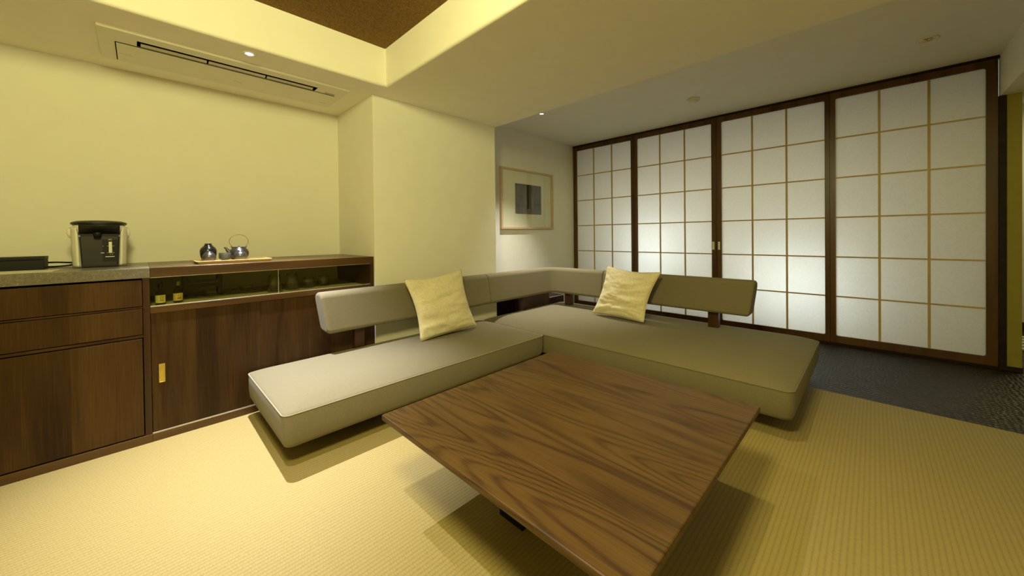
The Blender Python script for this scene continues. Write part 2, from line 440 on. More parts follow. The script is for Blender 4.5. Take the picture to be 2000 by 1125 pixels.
struct('ceiling', B(XQ, 6.6, Y0, YW + .2, ZR, ZR + .08), M['plaster'])
struct('wall_lintel', B(XQ, XR + .19, -1.15, YE, 1.949, ZR), M['plaster'])
# wall end beyond the shoji, with its dark jamb and skirting
struct('trim_1', B(XR - .02, XR + .09, -.668, -.634, 0, 1.949), M['dark_wood'])
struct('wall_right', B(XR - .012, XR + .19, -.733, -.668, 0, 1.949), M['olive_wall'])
struct('baseboard_right', B(XR - .018, XR + .2, -.737, -.668, 0, .034), M['dark_wood'])
struct('wall_light_enclosure', B(XR + .75, XR + .8, -.668, YP + .1, 0, ZR), M['plaster'])  # unseen wall added to enclose and soften the light behind the shoji
struct('wall_hall', B(XR + .1905, XR + .8, -.733, -.668, 0, ZR), M['plaster'])
struct('wall_far', B(6.2, 6.3, Y0, YW + .2, 0, ZR), M['plaster'])
struct('baseboard_far', B(6.18, 6.2, Y0, -.7, 0, .07), M['walnut_red'])

# ------------------------------------------------------------------ shoji screens
def shoji():
    PY = [YP, 2.114, 1.187, .277, -.634]
    papers = [(2.965, 2.155), (2.074, 1.237), (1.143, .311), (.239, -.580)]
    zb, zt, p0, p1 = .019, 2.222, .079, 2.170
    labels = ['walnut framed shoji screen closest to the framed picture',
              'second shoji screen from the framed picture, behind the corner backrest',
              'third shoji screen from the framed picture, behind the free backrest end',
              'shoji screen farthest from the framed picture, next to the dark jamb']
    for k in range(4):
        ya, yb = PY[k] - .001, PY[k + 1] + .001; pa, pb = papers[k]
        cy = (ya + yb) / 2
        root = thing('shoji_screen', (XR, cy, zb), labels[k], 'sliding screen', 'shoji screens along the dark wood floor')
        xf, xb = XR - .006, XR + .026
        bm = BM(); n = 5
        out = []
        inn = rrect(pb, pa, p0, p1, .014, n)
        # outer loop with the same count of points: project the inner ones outward
        cyy, czz = (pa + pb) / 2, (p0 + p1) / 2
        for i, (y, z) in enumerate(inn):
            q = i // (n + 1); kk = i % (n + 1)
            cy_ = ya if q in (0, 3) else yb; cz_ = zt if q in (0, 1) else zb
            # run along the two sides that meet at this corner
            f = kk / n
            if q == 0: p = (cy_, zt - (zt - p1) * (1 - f * 2) * 0 - .02 * max(0, 1 - 2 * f)) if f < .5 else (cy_ - .02 * (2 * f - 1), cz_)
            elif q == 1: p = (cy_ + .02 * (1 - 2 * f), cz_) if f < .5 else (cy_, cz_ - .02 * (2 * f - 1))
            elif q == 2: p = (cy_, cz_ + .02 * (1 - 2 * f)) if f < .5 else (cy_ + .02 * (2 * f - 1), cz_)
            else: p = (cy_ - .02 * (1 - 2 * f), cz_) if f < .5 else (cy_, cz_ + .02 * (2 * f - 1))
            out.append(p)
        loops = [[(xb, y, z) for y, z in out], [(xf, y, z) for y, z in out], [(xf, y, z) for y, z in inn], [(xb, y, z) for y, z in inn], [(xb, y, z) for y, z in out]]
        loft(bm, loops, False, False); bmesh.ops.remove_doubles(bm, verts=bm.verts, dist=1e-5)
        obj('frame', bm, M['walnut_y'], root)
        obj('paper', B(XR + .012, XR + .014, pb - .012, pa + .012, p0 - .012, p1 + .012), M['paper'], root)
        bm = BM(); w = .0078; x0, x1 = XR + .004, XR + .011
        ys = [pa + (pb - pa) * i / 3 for i in range(4)]; zs = [p0 + (p1 - p0) * i / 6 for i in range(7)]
        for y in ys[1:3]: box(bm, x0, x1, y - w, y + w, p0 - .004, p1 + .004)
        for z in zs[1:6]:
            for a, b in zip(ys, ys[1:]):
                box(bm, x0 + .001, x1, b + (w if b > pb + .01 else -.004), a - (w if a < pa - .01 else -.004), z - w * .8, z + w * .8)
        g = obj('lattice', bm, M['muntin'], root)
        if k in (1, 2):
            y0 = 1.222 if k == 1 else 1.168
            bm = BM(); yy0, yy1 = y0 - .011, y0 + .011
            L = lambda x, d: [(x, a, b) for a, b in rrect(yy0 + d, yy1 - d, .822 + d, .908 - d, .003, 2)]
            loft(bm, [L(xf + .002, 0), L(xf - .0015, 0), L(xf - .0015, .0025), L(xf - .0003, .003)], True, True)
            obj('finger_pull', bm, M['metal'], root)['label'] = 'metal finger pull'
        if k < 3: obj('light_block_strip', B(xb + .0005, xb + .006, yb - .014, yb + .014, zb, zt), M['dark_wood'], root)  # added behind the joint to stop backlight leaking through
        # thin inner bead along the stiles
        bm = BM()
        box(bm, xf - .004, xf + .001, ya - .009, ya - .003, zb, zt); box(bm, xf - .004, xf + .001, yb + .003, yb + .009, zb, zt)
        obj('stile_bead', bm, M['walnut_y'], root)
    struct('trim_2', B(XR - .012, XR + .05, YE, YP, zt, ZR), M['dark_wood'])
    struct('trim_3', B(XR - .012, XR + .05, YE, YP, -.001, zb), M['dark_wood'])
shoji()

# ------------------------------------------------------------------ ceiling fittings
def aircon():
    x0, x1, y0, y1 = -.135, 1.022, 2.558, 2.985; z = ZS
    root = thing('air_conditioner', (.44, 2.77, z), 'long cream ceiling air conditioner with a dark outlet slot', 'air conditioner')
    bm = BM()
    # face plate with a long slot cut out: build from strips
    sx0, sx1, sy0, sy1 = -.002, .842, 2.632, 2.705
    t = .013
    L = lambda d, zz: [(a, b, zz) for a, b in rrect(x0 + d, x1 - d, y0 + d, y1 - d, .008, 3)]
    for (a, b, c, d) in ((x0, x1, y0, sy0), (x0, sx0, sy0, sy1), (sx1, x1, sy0, sy1), (x0, x1, sy1, y1)):
        box(bm, a, b, c, d, z - t, z)
    bmesh.ops.remove_doubles(bm, verts=bm.verts, dist=1e-5)
    obj('face_plate', bm, M['ac_white'], root)
    bm = BM(); e = .0006
    loft(bm, [[(sx0 + e, sy0 + e, zz), (sx1 - e, sy0 + e, zz), (sx1 - e, sy1 - e, zz), (sx0 + e, sy1 - e, zz)] for zz in (z - t + .001, z + .088)], False, True)
    obj('outlet_slot', bm, M['shadow_gap'], root)
    w = (sx1 - sx0) / 3
    for k in range(3):
        a = sx0 + w * k + (.014 if k == 0 else .004); b = sx0 + w * (k + 1) - (.014 if k == 2 else .004)
        bm = BM()
        prof = [(sy0 + .049, z - .003), (sy0 + .058, z - .008), (sy0 + .067, z - .0115), (sy0 + .0685, z - .009), (sy0 + .060, z - .005), (sy0 + .052, z - .0005)]
        loft(bm, [[(a, y, zz) for y, zz in prof], [(b, y, zz) for y, zz in prof]])
        obj('louvre', bm, M['ac_white'], root)
    bm = BM(); px0, px1, py0, py1 = -.076, .972, 2.712, 2.968
    box(bm, px0, px1, py0, py1, z - t - .005, z - t)
    p = obj('intake_panel', bm, M['ac_white'], root, bevel=.002)
    g = BM(); box(g, px0 - .004, px0, py0, py1, z - t - .0012, z - t); box(g, px0 - .004, px1, py0 - .006, py0, z - t - .0012, z - t)
    obj('panel_gap', g, M['shadow_gap'], root)
    for x, y in ((-.044, 2.85), (.444, 2.87), (.954, 2.89)):
        obj('latch', B(x - .022, x + .022, y - .004, y + .004, z - t - .008, z - t - .005), M['ac_white'], p, bevel=.001)
    obj('sensor_window', B(.905, .965, 2.680, 2.698, z - t - .002, z - t), M['grey_plastic'], root)['label'] = 'grey sensor window'
aircon()
def downlight(x, y, z, lit, label, r=.030):
    root = thing('downlight', (x, y, z), label, 'ceiling light', 'recessed ceiling downlights')
    bm = BM(); lathe(bm, [(r, 0), (r + .012, -.001), (r + .012, -.004), (r + .006, -.006), (r - .002, -.004), (r - .006, 0)], (x, y, z), 36, False, False)
    obj('ring', bm, M['white'] if lit else M['ac_white'], root, smooth=True)
    bm = BM(); lathe(bm, [(r - .004, -.0012), (r * .6, -.0016), (.0001, -.002)], (x, y, z), 28, False, False)
    obj('lamp_face', bm, M['lamp_on'] if lit else M['lamp_off'], root, smooth=True)
    if not lit:
        for k in range(3):
            a = 2.1 * k; bm = BM(); lathe(bm, [(.0115, -.002), (.011, -.006), (.006, -.009), (.0001, -.0095)], (x + .011 * math.cos(a), y + .011 * math.sin(a), z), 16, False, False)
            obj('lens', bm, M['lamp_off'], root, smooth=True)
AC_L = (.430, 2.430); SH_L = (2.896, 2.414)
downlight(*AC_L, ZS, True, 'small bright downlight in the soffit beside the air conditioner', .022)
downlight(*SH_L, ZR, True, 'small bright downlight half hidden by the soffit edge, above the picture', .022)
downlight(3.612, -.252, ZR, False, 'unlit downlight in the dim ceiling near the lintel', .042)
def detector():
    x, y = 3.605, 1.182
    root = thing('smoke_detector', (x, y, ZR), 'round cream smoke detector on the ceiling before the shoji', 'smoke detector')
    bm = BM(); lathe(bm, [(.0001, 0), (.052, 0), (.053, -.010), (.050, -.016), (.040, -.018)], (x, y, ZR), 40, False, True)
    obj('base', bm, M['ac_white'], root, smooth=True)
    bm = BM(); lathe(bm, [(.036, -.017), (.036, -.030), (.028, -.040), (.012, -.043), (.0001, -.043)], (x, y, ZR), 40, False, False)
    obj('sensor_dome', bm, M['ac_white'], root, smooth=True)
detector()

# ------------------------------------------------------------------ cabinets on the back wall
def cabinets():
    yb = YW - .002; gap = .010
    # drawer unit under the stone
    root = thing('drawer_cabinet', (-.5, (YC + YW) / 2, 0), 'walnut drawer cabinet with two drawers over a tall door, under the stone worktop', 'cabinet')
    bm = BM(); box(bm, -1.0, 0, YC + .022, yb, .04, .812)
    obj('carcass', bm, M['shadow_gap'], root)
    obj('side_panel', B(.0, .025, YC, yb, .04, .812), M['walnut_red'], root, bevel=.0015)
    obj('plinth', B(-1.0, .025, YC - .002, yb, 0, .0395), M['walnut_x'], root, bevel=.001)
    obj('drawer', B(-1.0, -.002, YC, YC + .02, .676, .803), M['walnut_v'], root, bevel=.001)
    obj('drawer', B(-1.0, -.002, YC, YC + .02, .538, .662), M['walnut_v'], root, bevel=.001)
    obj('door', B(-1.0, -.004, YC, YC + .02, .046, .517), M['walnut_v'], root, bevel=.001)
    bm = BM()
    box(bm, -1.0, -.001, YC + .004, YC + .022, .665, .6725); box(bm, -1.0, -.001, YC + .004, YC + .022, .522, .534)
    obj('finger_rail', bm, M['walnut_red'], root)
    st = obj('stone_worktop', B(-1.0, .0262, YC - .002, yb, .8125, ZT), M['stone'], origin=(-.5, 2.85, .8125), bevel=.0015)
    tag(st, 'grey speckled stone worktop under the electric water pot', 'worktop')
    # low glazed sideboard
    root = thing('sideboard', (.6, (YC + YW) / 2, 0), 'walnut sideboard with a glazed shelf above plain sliding doors', 'sideboard')
    xe = XP - .0015
    obj('top', B(.0268, xe, YC - .002, yb, .8135, ZT), M['walnut_x'], root, bevel=.0015)
    obj('side_panel', B(1.137, xe, YC - .001, yb, .04, .8135), M['walnut_red'], root, bevel=.0015)
    obj('plinth', B(.0255, xe, YC - .002, yb, 0, .0395), M['walnut_x'], root, bevel=.001)
    obj('back_panel', B(.0255, 1.137, yb - .012, yb, .04, .8135), M['cabinet_lining'], root)
    obj('shelf', B(.0255, 1.137, YC + .03, yb - .012, .636, .655), M['cabinet_lining'], root)
    obj('rail', B(.0255, 1.137, YC - .0005, YC + .03, .634, .6675), M['walnut_x'], root, bevel=.0012)
    tr = BM(); box(tr, .027, 1.136, YC + .003, YC + .006, .6675, .671); box(tr, .027, 1.136, YC + .011, YC + .014, .6675, .671); box(tr, .027, 1.136, YC + .002, YC + .016, .8105, .8135)
    obj('glass_track', tr, M['metal'], root)['label'] = 'thin metal glass track'
    obj('glass_pane', B(.027, .60, YC + .012, YC + .0145, .671, .8115), M['pane'], root)
    obj('glass_pane', B(.575, 1.136, YC + .005, YC + .0075, .671, .8115), M['pane'], root)
    obj('pane_edge', B(.5735, .5755, YC + .0045, YC + .008, .671, .811), M['metal'], root)
    d1 = obj('sliding_door', B(.0275, .4785, YC + .004, YC + .022, .048, .634), M['walnut_v'], root)
    obj('sliding_door', B(.4795, 1.136, YC + .006, YC + .024, .048, .634), M['walnut_v'], root)
    bm = BM()
    L = lambda y, d: [(x, y, z) for x, z in rrect(.052 + d, .0745 - d, .285 + d, .377 - d, .0008, 1)]
    loft(bm, [L(YC + .006, 0), L(YC + .0015, 0), L(YC + .0015, .0022), L(YC + .0036, .003)], True, True)
    obj('finger_pull', bm, M['brass'], d1)['label'] = 'brass finger pull'
    obj('door_track', B(.026, 1.137, YC + .0, YC + .003, .0395, .0455), M['metal'], root)['label'] = 'thin metal door track'
    bm = BM(); box(bm, .026, 1.137, YC + .03, yb - .012, .04, .05)
    obj('bottom_panel', bm, M['dark_wood'], root)
cabinets()

# ------------------------------------------------------------------ things on the worktop
def water_pot():
    cx, cy, z = -.156, 2.945, ZT
    root = thing('electric_water_pot', (cx, cy, z), 'white and black electric water pot on the stone worktop', 'water pot')
    n = 48
    def sup(a, b, p, zz, y0=-9, dz=0):
        out = []
        for i in range(n):
            t = 2 * math.pi * i / n; c, s = math.cos(t), math.sin(t)
            out.append((cx + a * math.copysign(abs(c) ** (2 / p), c), cy + b * math.copysign(abs(s) ** (2 / p), s), z + zz))
        return out
    bm = BM(); loft(bm, [sup(.086, .098, 3.4, 0), sup(.089, .102, 3.4, .006), sup(.090, .103, 3.4, .10), sup(.095, .104, 3.4, .20), sup(.094, .104, 3.4, .214), sup(.090, .10, 3.4, .220)])
    obj('body', bm, M['white'], root, smooth=True, auto=True)
    # black front bay
    bm = BM(); w0, w1 = .0635, .070; yf = cy - .1075
    loft(bm, [[(cx - w0, yf + .030, z + .001), (cx - w0, yf + .004, z + .001), (cx - w0 + .006, yf, z + .001), (cx + w0 - .006, yf, z + .001), (cx + w0, yf + .004, z + .001), (cx + w0, yf + .030, z + .001)],
              [(cx - w1, yf + .030, z + .158), (cx - w1, yf + .004, z + .158), (cx - w1 + .006, yf, z + .158), (cx + w1 - .006, yf, z + .158), (cx + w1, yf + .004, z + .158), (cx + w1, yf + .030, z + .158)]])
    fp = obj('front_panel', bm, M['black_matte'], root)
    bm = BM()   # spout hood, bowed forward
    lo = []; hi = []; top = []
    for i in range(17):
        t = -1 + 2 * i / 16; x = cx + .071 * t; bow = .028 * (1 - t * t)
        lo.append((x, yf - .002 - bow * .8, z + .172 + .014 * (1 - t * t))); hi.append((x, yf - .004 - bow, z + .215))
        top.append((x, yf - .006 - bow, z + .222))
    back = lambda L, zz: [(p[0], yf + .03, zz) for p in reversed(L)]
    loft(bm, [lo + back(lo, z + .165), hi + back(hi, z + .215), top + back(top, z + .222)])
    obj('spout_hood', bm, M['black_matte'], root, smooth=True, auto=True)
    bm = BM(); lathe(bm, [(.012, .150), (.015, .170), (.016, .18)], (cx - .008, yf - .012, z), 20); obj('spout', bm, M['black'], root, smooth=True)
    bm = BM(); box(bm, cx - .066, cx + .066, yf + .001, yf + .02, z + .152, z + .18); obj('spout_recess', bm, M['black'], root)
    bm = BM(); box(bm, cx - .064, cx + .064, yf - .003, yf + .02, z, z + .014); obj('foot', bm, M['black'], root, bevel=.003)
    # white lobes either side of the bay
    for s in (-1, 1):
        bm = BM(); loops = []
        for k in range(15):
            zz = z + .001 + .206 * k / 14; f = k / 14
            xi = .0665 + .006 * f; xo = .094 + .005 * f
            tp = 0 if k < 13 else (.004 if k == 13 else .010)
            pts = [(xi, yf + .045), (xi + tp, yf + .006), (xi + .002 + tp, yf - .0005), (xi + .006, yf - .0035), (xi + .012, yf - .001), (xo - .004, yf + .022), (xo, yf + .045)]
            loops.append([(cx + s * px, py, zz) for px, py in pts])
        loft(bm, loops); obj('side_cover', bm, M['white'], root, smooth=True, auto=True)
    bm = BM()
    def lid(a, b, f, zz): return [(x, y - (f if y < cy else 0), zzz) for x, y, zzz in sup(a, b, 2.6, zz)]
    loft(bm, [lid(.092, .098, .012, .217), lid(.099, .104, .020, .221), lid(.101, .106, .022, .227), lid(.098, .103, .020, .232), lid(.080, .085, .016, .239), lid(.04, .045, .008, .243), lid(.004, .004, 0, .244)])
    ld = obj('lid', bm, M['black_matte'], root, smooth=True)
    bm = BM(); loft(bm, [[(cx + a, cy - .045 + b, z + .2415 + c) for a, b in rrect(-.035, .045, -.022, .014, .01)] for c in (-.004, .0)])
    obj('button_plate', bm, M['grey_plastic'], ld)
    for s in (-1, 1):
        bm = BM(); tube(bm, [(cx + s * .094, cy - .01, z + .20), (cx + s * .102, cy - .012, z + .192), (cx + s * .103, cy - .014, z + .172), (cx + s * .098, cy - .014, z + .152)], [.011, .011, .010, .006], 12)
        obj('handle_lug', bm, M['white'], root, smooth=True)
    # gauge with its marks
    gx = cx + .036; gp = BM(); box(gp, gx - .028, gx + .026, yf - .0008, yf + .001, z + .028, z + .142); obj('gauge_panel', gp, M['black'], fp)
    obj('gauge_tube', B(gx - .006, gx + .006, yf - .003, yf, z + .072, z + .130), M['gauge'], fp, bevel=.002)['label'] = 'pale water gauge'
    def tx(t, x, zz, size):
        bm = text_mesh(t, size); bmesh.ops.rotate(bm, verts=bm.verts, cent=(0, 0, 0), matrix=Matrix.Rotation(R(90), 3, 'X'))
        bmesh.ops.translate(bm, verts=bm.verts, vec=(x, yf - .0012, zz)); return bm
    obj('printed_mark', tx('PC', gx, z + .140, .011), M['print_white'], fp)
    for a, b, zz, h in ((-.012, .014, .108, .0006), (-.012, .014, .073, .0006), (-.026, -.024, .108, .0014), (-.034, -.022, .073, .0018), (-.002, .000, .065, .0018), (.006, .008, .065, .0018), (-.018, .014, .053, .0020)):
        obj('scale_mark', B(gx + a, gx + b, yf - .0014, yf - .0006, z + zz - h, z + zz + h), M['print_white'], fp)
    root.rotation_euler.z = R(3)
water_pot()
def counter_bits():
    bm = B(-.80, -.336, 2.885, 3.0, ZT, ZT + .063)
    r = thing('black_box', (-.57, 2.94, ZT), 'low black box lying on the stone worktop near the water pot', 'box')
    obj('casing', B(-.80, -.336, 2.885, 3.0, ZT, ZT + .046), M['black'], r, bevel=.002)
    obj('lid', B(-.801, -.335, 2.884, 3.001, ZT + .0465, ZT + .063), M['black'], r, bevel=.002)
    bm = BM(); tube(bm, [(-.36, 3.03, ZT + .027), (-.31, 3.04, ZT + .026), (-.27, 3.04, ZT + .022), (-.235, 3.03, ZT + .02)], .0045, 8)
    tube(bm, [(-.235, 3.03, ZT + .02), (-.27, 3.025, ZT + .008), (-.31, 3.02, ZT + .0046), (-.36, 3.03, ZT + .0046)], .0045, 8)
    tag(obj('power_cord', bm, M['black'], origin=(-.30, 3.03, ZT), smooth=True), 'black power cord running from the water pot behind the black box', 'cord')
    bm = BM(); L = [(-.272, 2.755), (-.272, 2.66), (-.32, 2.64), (-.60, 2.66), (-.60, 2.84), (-.40, 2.80)]
    L = [(-.268, 2.79), (-.282, 2.60), (-.60, 2.60), (-.60, 2.86)]
    loft(bm, [[(x, y, ZT + .0004) for x, y in L], [(x, y, ZT + .0014) for x, y in L]])
    tag(obj('paper_sheet', bm, M['sheet'], origin=(-.43, 2.72, ZT)), 'thin printed paper sheet lying at the stone worktop edge', 'paper')
counter_bits()
def tea_set():
    z = ZT
    # tray: a shallow board with sloping sides
    bm = BM(); a = [(.213, 2.655), (.562, 2.655), (.562, 2.905), (.213, 2.905)]
    def q(d, zz): return [(x, y, zz) for x, y in rrect(.224 - d, .556 + d, 2.672 - d, 2.90 + d, .004, 2)]
    loft(bm, [q(0, z), q(.014, z + .014), q(.012, z + .0155), q(.008, z + .0150), q(.002, z + .008)])
    tr = obj('wooden_tray', bm, M['lightwood'], origin=(.39, 2.79, z), smooth=False); tag(tr, 'pale bamboo tray carrying the dark tea set', 'tray')
    zt = z + .008
    def pot(name, prof, x, y, mat, label, cat, lip=None):
        bm = BM(); lathe(bm, prof, (x, y, zt), 48)
        return tag(obj(name, bm, mat, origin=(x, y, zt), smooth=True), label, cat)
    pot('tea_jar', [(.024, 0), (.030, .006), (.036, .022), (.0395, .045), (.0400, .060), (.037, .072), (.030, .081), (.021, .090), (.0165, .098), (.0165, .103), (.0155, .1035), (.0145, .099), (.0001, .096)], .2815, 2.845, M['blackglaze'], 'black glazed tea jar with a short neck, tallest jar on the tray', 'jar')
    cupp = [(.026, 0), (.0275, .002), (.0305, .014), (.0315, .026), (.029, .038), (.023, .047), (.016, .0525), (.0145, .0535), (.0145, .0575), (.0125, .0578), (.0115, .054), (.0001, .0535)]
    g = 'upturned dark tea cups on the tray'
    c = pot('tea_cup', cupp, .2745, 2.742, M['pewter'], 'upturned shiny dark tea cup in front of the black jar', 'cup'); c['group'] = g
    c2 = pot('tea_cup', [(r * 1.06, h * 1.02) for r, h in cupp], .4215, 2.742, M['pewter'], 'upturned shiny dark tea cup in front of the kettle', 'cup'); c2['group'] = g
    pot('tea_bowl', [(.0150, 0), (.0165, .003), (.0175, .006), (.0270, .010), (.0295, .016), (.0300, .046), (.0292, .047), (.0280, .044), (.0275, .018), (.0001, .013)], .3525, 2.775, M['matte_grey'], 'matte grey straight-sided tea bowl between the two shiny cups', 'bowl')
    kx, ky = .432, 2.848
    root = thing('teapot', (kx, ky, zt), 'dark metallic teapot with a golden hoop handle and short spout', 'teapot')
    bm = BM(); lathe(bm, [(.030, 0), (.036, .004), (.046, .018), (.0505, .034), (.0500, .048), (.044, .062), (.034, .072), (.031, .0755), (.0315, .079), (.0295, .079), (.0285, .074), (.0001, .071)], (kx, ky, zt), 48)
    obj('body', bm, M['pewter'], root, smooth=True)
    bm = BM(); lathe(bm, [(.0285, .0745), (.027, .0765), (.015, .0775), (.0001, .078)], (kx, ky, zt), 40)
    ld = obj('lid', bm, M['matte_grey'], root, smooth=True)
    bm = BM(); lathe(bm, [(.004, .077), (.0035, .080), (.006, .083), (.0001, .085)], (kx, ky, zt), 20); obj('knob', bm, M['matte_grey'], ld, smooth=True)
    bm = BM(); tube(bm, [(kx - .036, ky, zt + .036), (kx - .050, ky, zt + .050), (kx - .060, ky, zt + .062), (kx - .066, ky, zt + .073), (kx - .074, ky, zt + .077)], [.016, .0125, .0085, .006, .0045], 16)
    obj('spout', bm, M['pewter'], root, smooth=True)
    for s in (-1, 1):
        bm = BM(); tube(bm, [(kx + s * .0285, ky, zt + .066), (kx + s * .034, ky, zt + .076), (kx + s * .039, ky, zt + .0845)], [.0045, .0042, .0036], 12)
        obj('lug', bm, M['pewter'], root, smooth=True)
    bm = BM(); pts = []
    for k in range(41):
        t = R(-48 + 276 * k / 40); pts.append((kx + .0485 * math.cos(t), ky, zt + .113 + .043 * math.sin(t)))
    tube(bm, pts, .0016, 8); obj('handle', bm, M['gold_wire'], root, smooth=True)['label'] = 'golden hoop handle'
tea_set()

# ------------------------------------------------------------------ things behind the sideboard glass
def behind_glass():
    z = .6556
    def whisky(x, y, txt, label, neck, lab):
        root = thing('miniature_bottle', (x, y, z), label, 'bottle', 'miniature bottles on the glazed shelf')
        k = 1.0
        bm = BM(); lathe(bm, [(.016, 0), (.0195, .002), (.0200, .005), (.0200, .062), (.0185, .069), (.012, .077), (.0085, .082), (.0080, .092), (.0090, .094), (.0090, .098), (.0001, .098)], (x, y, z), 32)
        b = obj('glass', bm, M['whisky'], root, smooth=True)
        bm = BM(); lathe(bm, [(.0092, .092), (.0098, .094), (.0098, .114), (.0085, .1155), (.0001, .1155)], (x, y, z), 28); obj('cap', bm, neck, root, smooth=True)
        bm = BM(); loops = []
        for zz in (.012, .052):
            loops.append([(x + .0203 * math.cos(R(a)), y + .0203 * math.sin(R(a)), z + zz) for a in range(170, 371, 8)])
        loft(bm, loops, False, False, closed=False)
        lb = obj('label', bm, lab, root, smooth=True)
        bm = BM()
        for i, ch in enumerate(txt):
            t = text_mesh(ch, .0165)
            for v in t.verts:
                px, pz = v.co.x + .005, v.co.y + .040 - .0165 * i
                a = R(-90) + px / .0205; rr = .0206 + v.co.z
                v.co = (x + rr * math.cos(a), y + rr * math.sin(a), z + pz)
            me = bpy.data.meshes.new('t'); t.to_mesh(me); t.free(); bm.from_mesh(me); bpy.data.meshes.remove(me)
        obj('label_writing', bm, M['print_black'], lb)
    whisky(.066, 2.680, '白州', 'miniature bottle with a pale label and dark cap, next to the sideboard post', M['black'], M['label'])
    whisky(.136, 2.705, '山崎', 'miniature bottle with a golden label and tall gold cap', M['bottle_cap'], M['label_gold'])
    # dark lacquered rack
    cx, cy = .262, 2.965
    root = thing('wooden_rack', (cx, cy, z), 'small dark red wooden rack standing behind the sideboard glass', 'rack')
    for s in (-1, 1):
        for t in (-1, 1):
            xx, yy = cx + s * .082, cy + t * .03
            obj('post', B(xx - .011, xx + .011, yy - .009, yy + .009, z, z + .15), M['red_lacquer'], root)
    obj('top_rail', B(cx - .071, cx + .071, cy - .036, cy - .022, z + .128, z + .148), M['red_lacquer'], root)
    obj('shelf', B(cx - .071, cx + .071, cy - .036, cy + .036, z + .072, z + .080), M['mauve'], root)['label'] = 'mauve shelf'
    obj('lower_rail', B(cx - .071, cx + .071, cy - .037, cy - .025, z + .050, z + .0715), M['red_lacquer'], root)
    obj('upper_rail', B(cx - .071, cx + .071, cy - .037, cy - .025, z + .0805, z + .094), M['red_lacquer'], root)
    # glass cups on wide glass saucers
    def cup(x, y, label):
        root = thing('glass_cup', (x, y, z), label, 'glass cup', 'glass cups with saucers on the glazed shelf')
        bm = BM(); lathe(bm, [(.03, 0), (.034, .002), (.062, .009), (.075, .014), (.075, .0155), (.060, .011), (.033, .004), (.0001, .003)], (x, y, z), 48, True, False); obj('saucer', bm, M['glassware'], root, smooth=True)
        bm = BM(); lathe(bm, [(.013, .004), (.016, .0045), (.026, .014), (.034, .030), (.038, .046), (.0365, .046), (.0325, .031), (.0245, .016), (.0001, .009)], (x, y, z), 40, True, False); obj('bowl', bm, M['glassware'], root, smooth=True)
    cup(.285, 2.80, 'clear glass cup on a wide saucer before the dark red rack')
    cup(.466, 2.86, 'clear glass cup on a wide saucer between rack and tall glasses')
    def coaster(root, x, y):
        bm = BM(); lathe(bm, [(.040, 0), (.0415, .0015), (.040, .003), (.0001, .003)], (x, y, z), 40); obj('coaster', bm, M['glassware'], root, smooth=True)
    def wine(x, y, label):
        root = thing('stemless_glass', (x, y, z), label, 'glass', 'stemless wine glasses on the glazed shelf'); coaster(root, x, y)
        prof = [(.018, .0035), (.026, .005), (.036, .014), (.0415, .030), (.0405, .046), (.034, .080), (.0285, .112), (.0277, .112), (.0332, .080), (.0397, .046), (.0405, .030), (.035, .0155), (.025, .0075), (.0001, .006)]
        bm = BM(); lathe(bm, prof, (x, y, z), 44, True, False); obj('bowl', bm, M['glassware'], root, smooth=True)
    def tumbler(x, y, label):
        root = thing('round_tumbler', (x, y, z), label, 'glass', 'round tumblers on the glazed shelf'); coaster(root, x, y)
        prof = [(.020, .0035), (.030, .006), (.0365, .018), (.038, .034), (.0355, .058), (.033, .074), (.0322, .074), (.0345, .058), (.0368, .034), (.0352, .019), (.029, .010), (.0001, .009)]
        bm = BM(); lathe(bm, prof, (x, y, z), 44, True, False); obj('bowl', bm, M['glassware'], root, smooth=True)
    wine(.597, 2.735, 'tall stemless wine glass nearest the glass cups'); wine(.700, 2.755, 'tall stemless wine glass nearest the tumblers')
    tumbler(.806, 2.785, 'round glass tumbler beside a tall wine glass'); tumbler(.917, 2.82, 'round glass tumbler at the far end of the glassware row')
behind_glass()

# ------------------------------------------------------------------ picture
def picture():
    x0, x1, z0, z1 = 2.862, 3.797, 1.076, 1.784; y0, y1 = YP - .034, YP - .0005; w = .021
    root = thing('framed_picture', ((x0 + x1) / 2, YP, z0), 'framed dark abstract print with a wide cream mat on the alcove wall', 'picture')
    bm = BM()
    L = lambda d, y: [(x0 + d, y, z0 + d), (x1 - d, y, z0 + d), (x1 - d, y, z1 - d), (x0 + d, y, z1 - d)]
    loft(bm, [L(0, y1), L(0, y0), L(w, y0), L(w, y1), L(0, y1)], False, False); bmesh.ops.remove_doubles(bm, verts=bm.verts, dist=1e-5)
    obj('frame', bm, M['frame_wood'], root)
    mt = obj('mat', B(x0 + w, x1 - w, YP - .012, YP - .009, z0 + w, z1 - w), M['mat_board'], root)
    ax0, ax1, az0, az1 = 3.106, 3.577, 1.256, 1.617
    art = obj('print', B(ax0, ax1, YP - .0135, YP - .012, az0, az1), M['art'], root, origin=(ax0, YP, az0))
    bm = BM(); box(bm, 3.312, 3.343, YP - .0139, YP - .0135, 1.325, az1 - .004)
    obj('dark_stripe', bm, M['art_dark'], art)
    bm = BM(); yy = YP - .0139
    v = [(3.285, yy, az0), (3.395, yy, az0), (3.36, yy, 1.325), (3.325, yy, 1.325)]
    loft(bm, [v, [(a, YP - .0135, c) for a, _, c in v]]); obj('tan_foot', bm, M['art_tan'], art)
    obj('glass', B(x0 + w, x1 - w, y0 + .008, y0 + .010, z0 + w, z1 - w), M['picture_glass'], root)
picture()

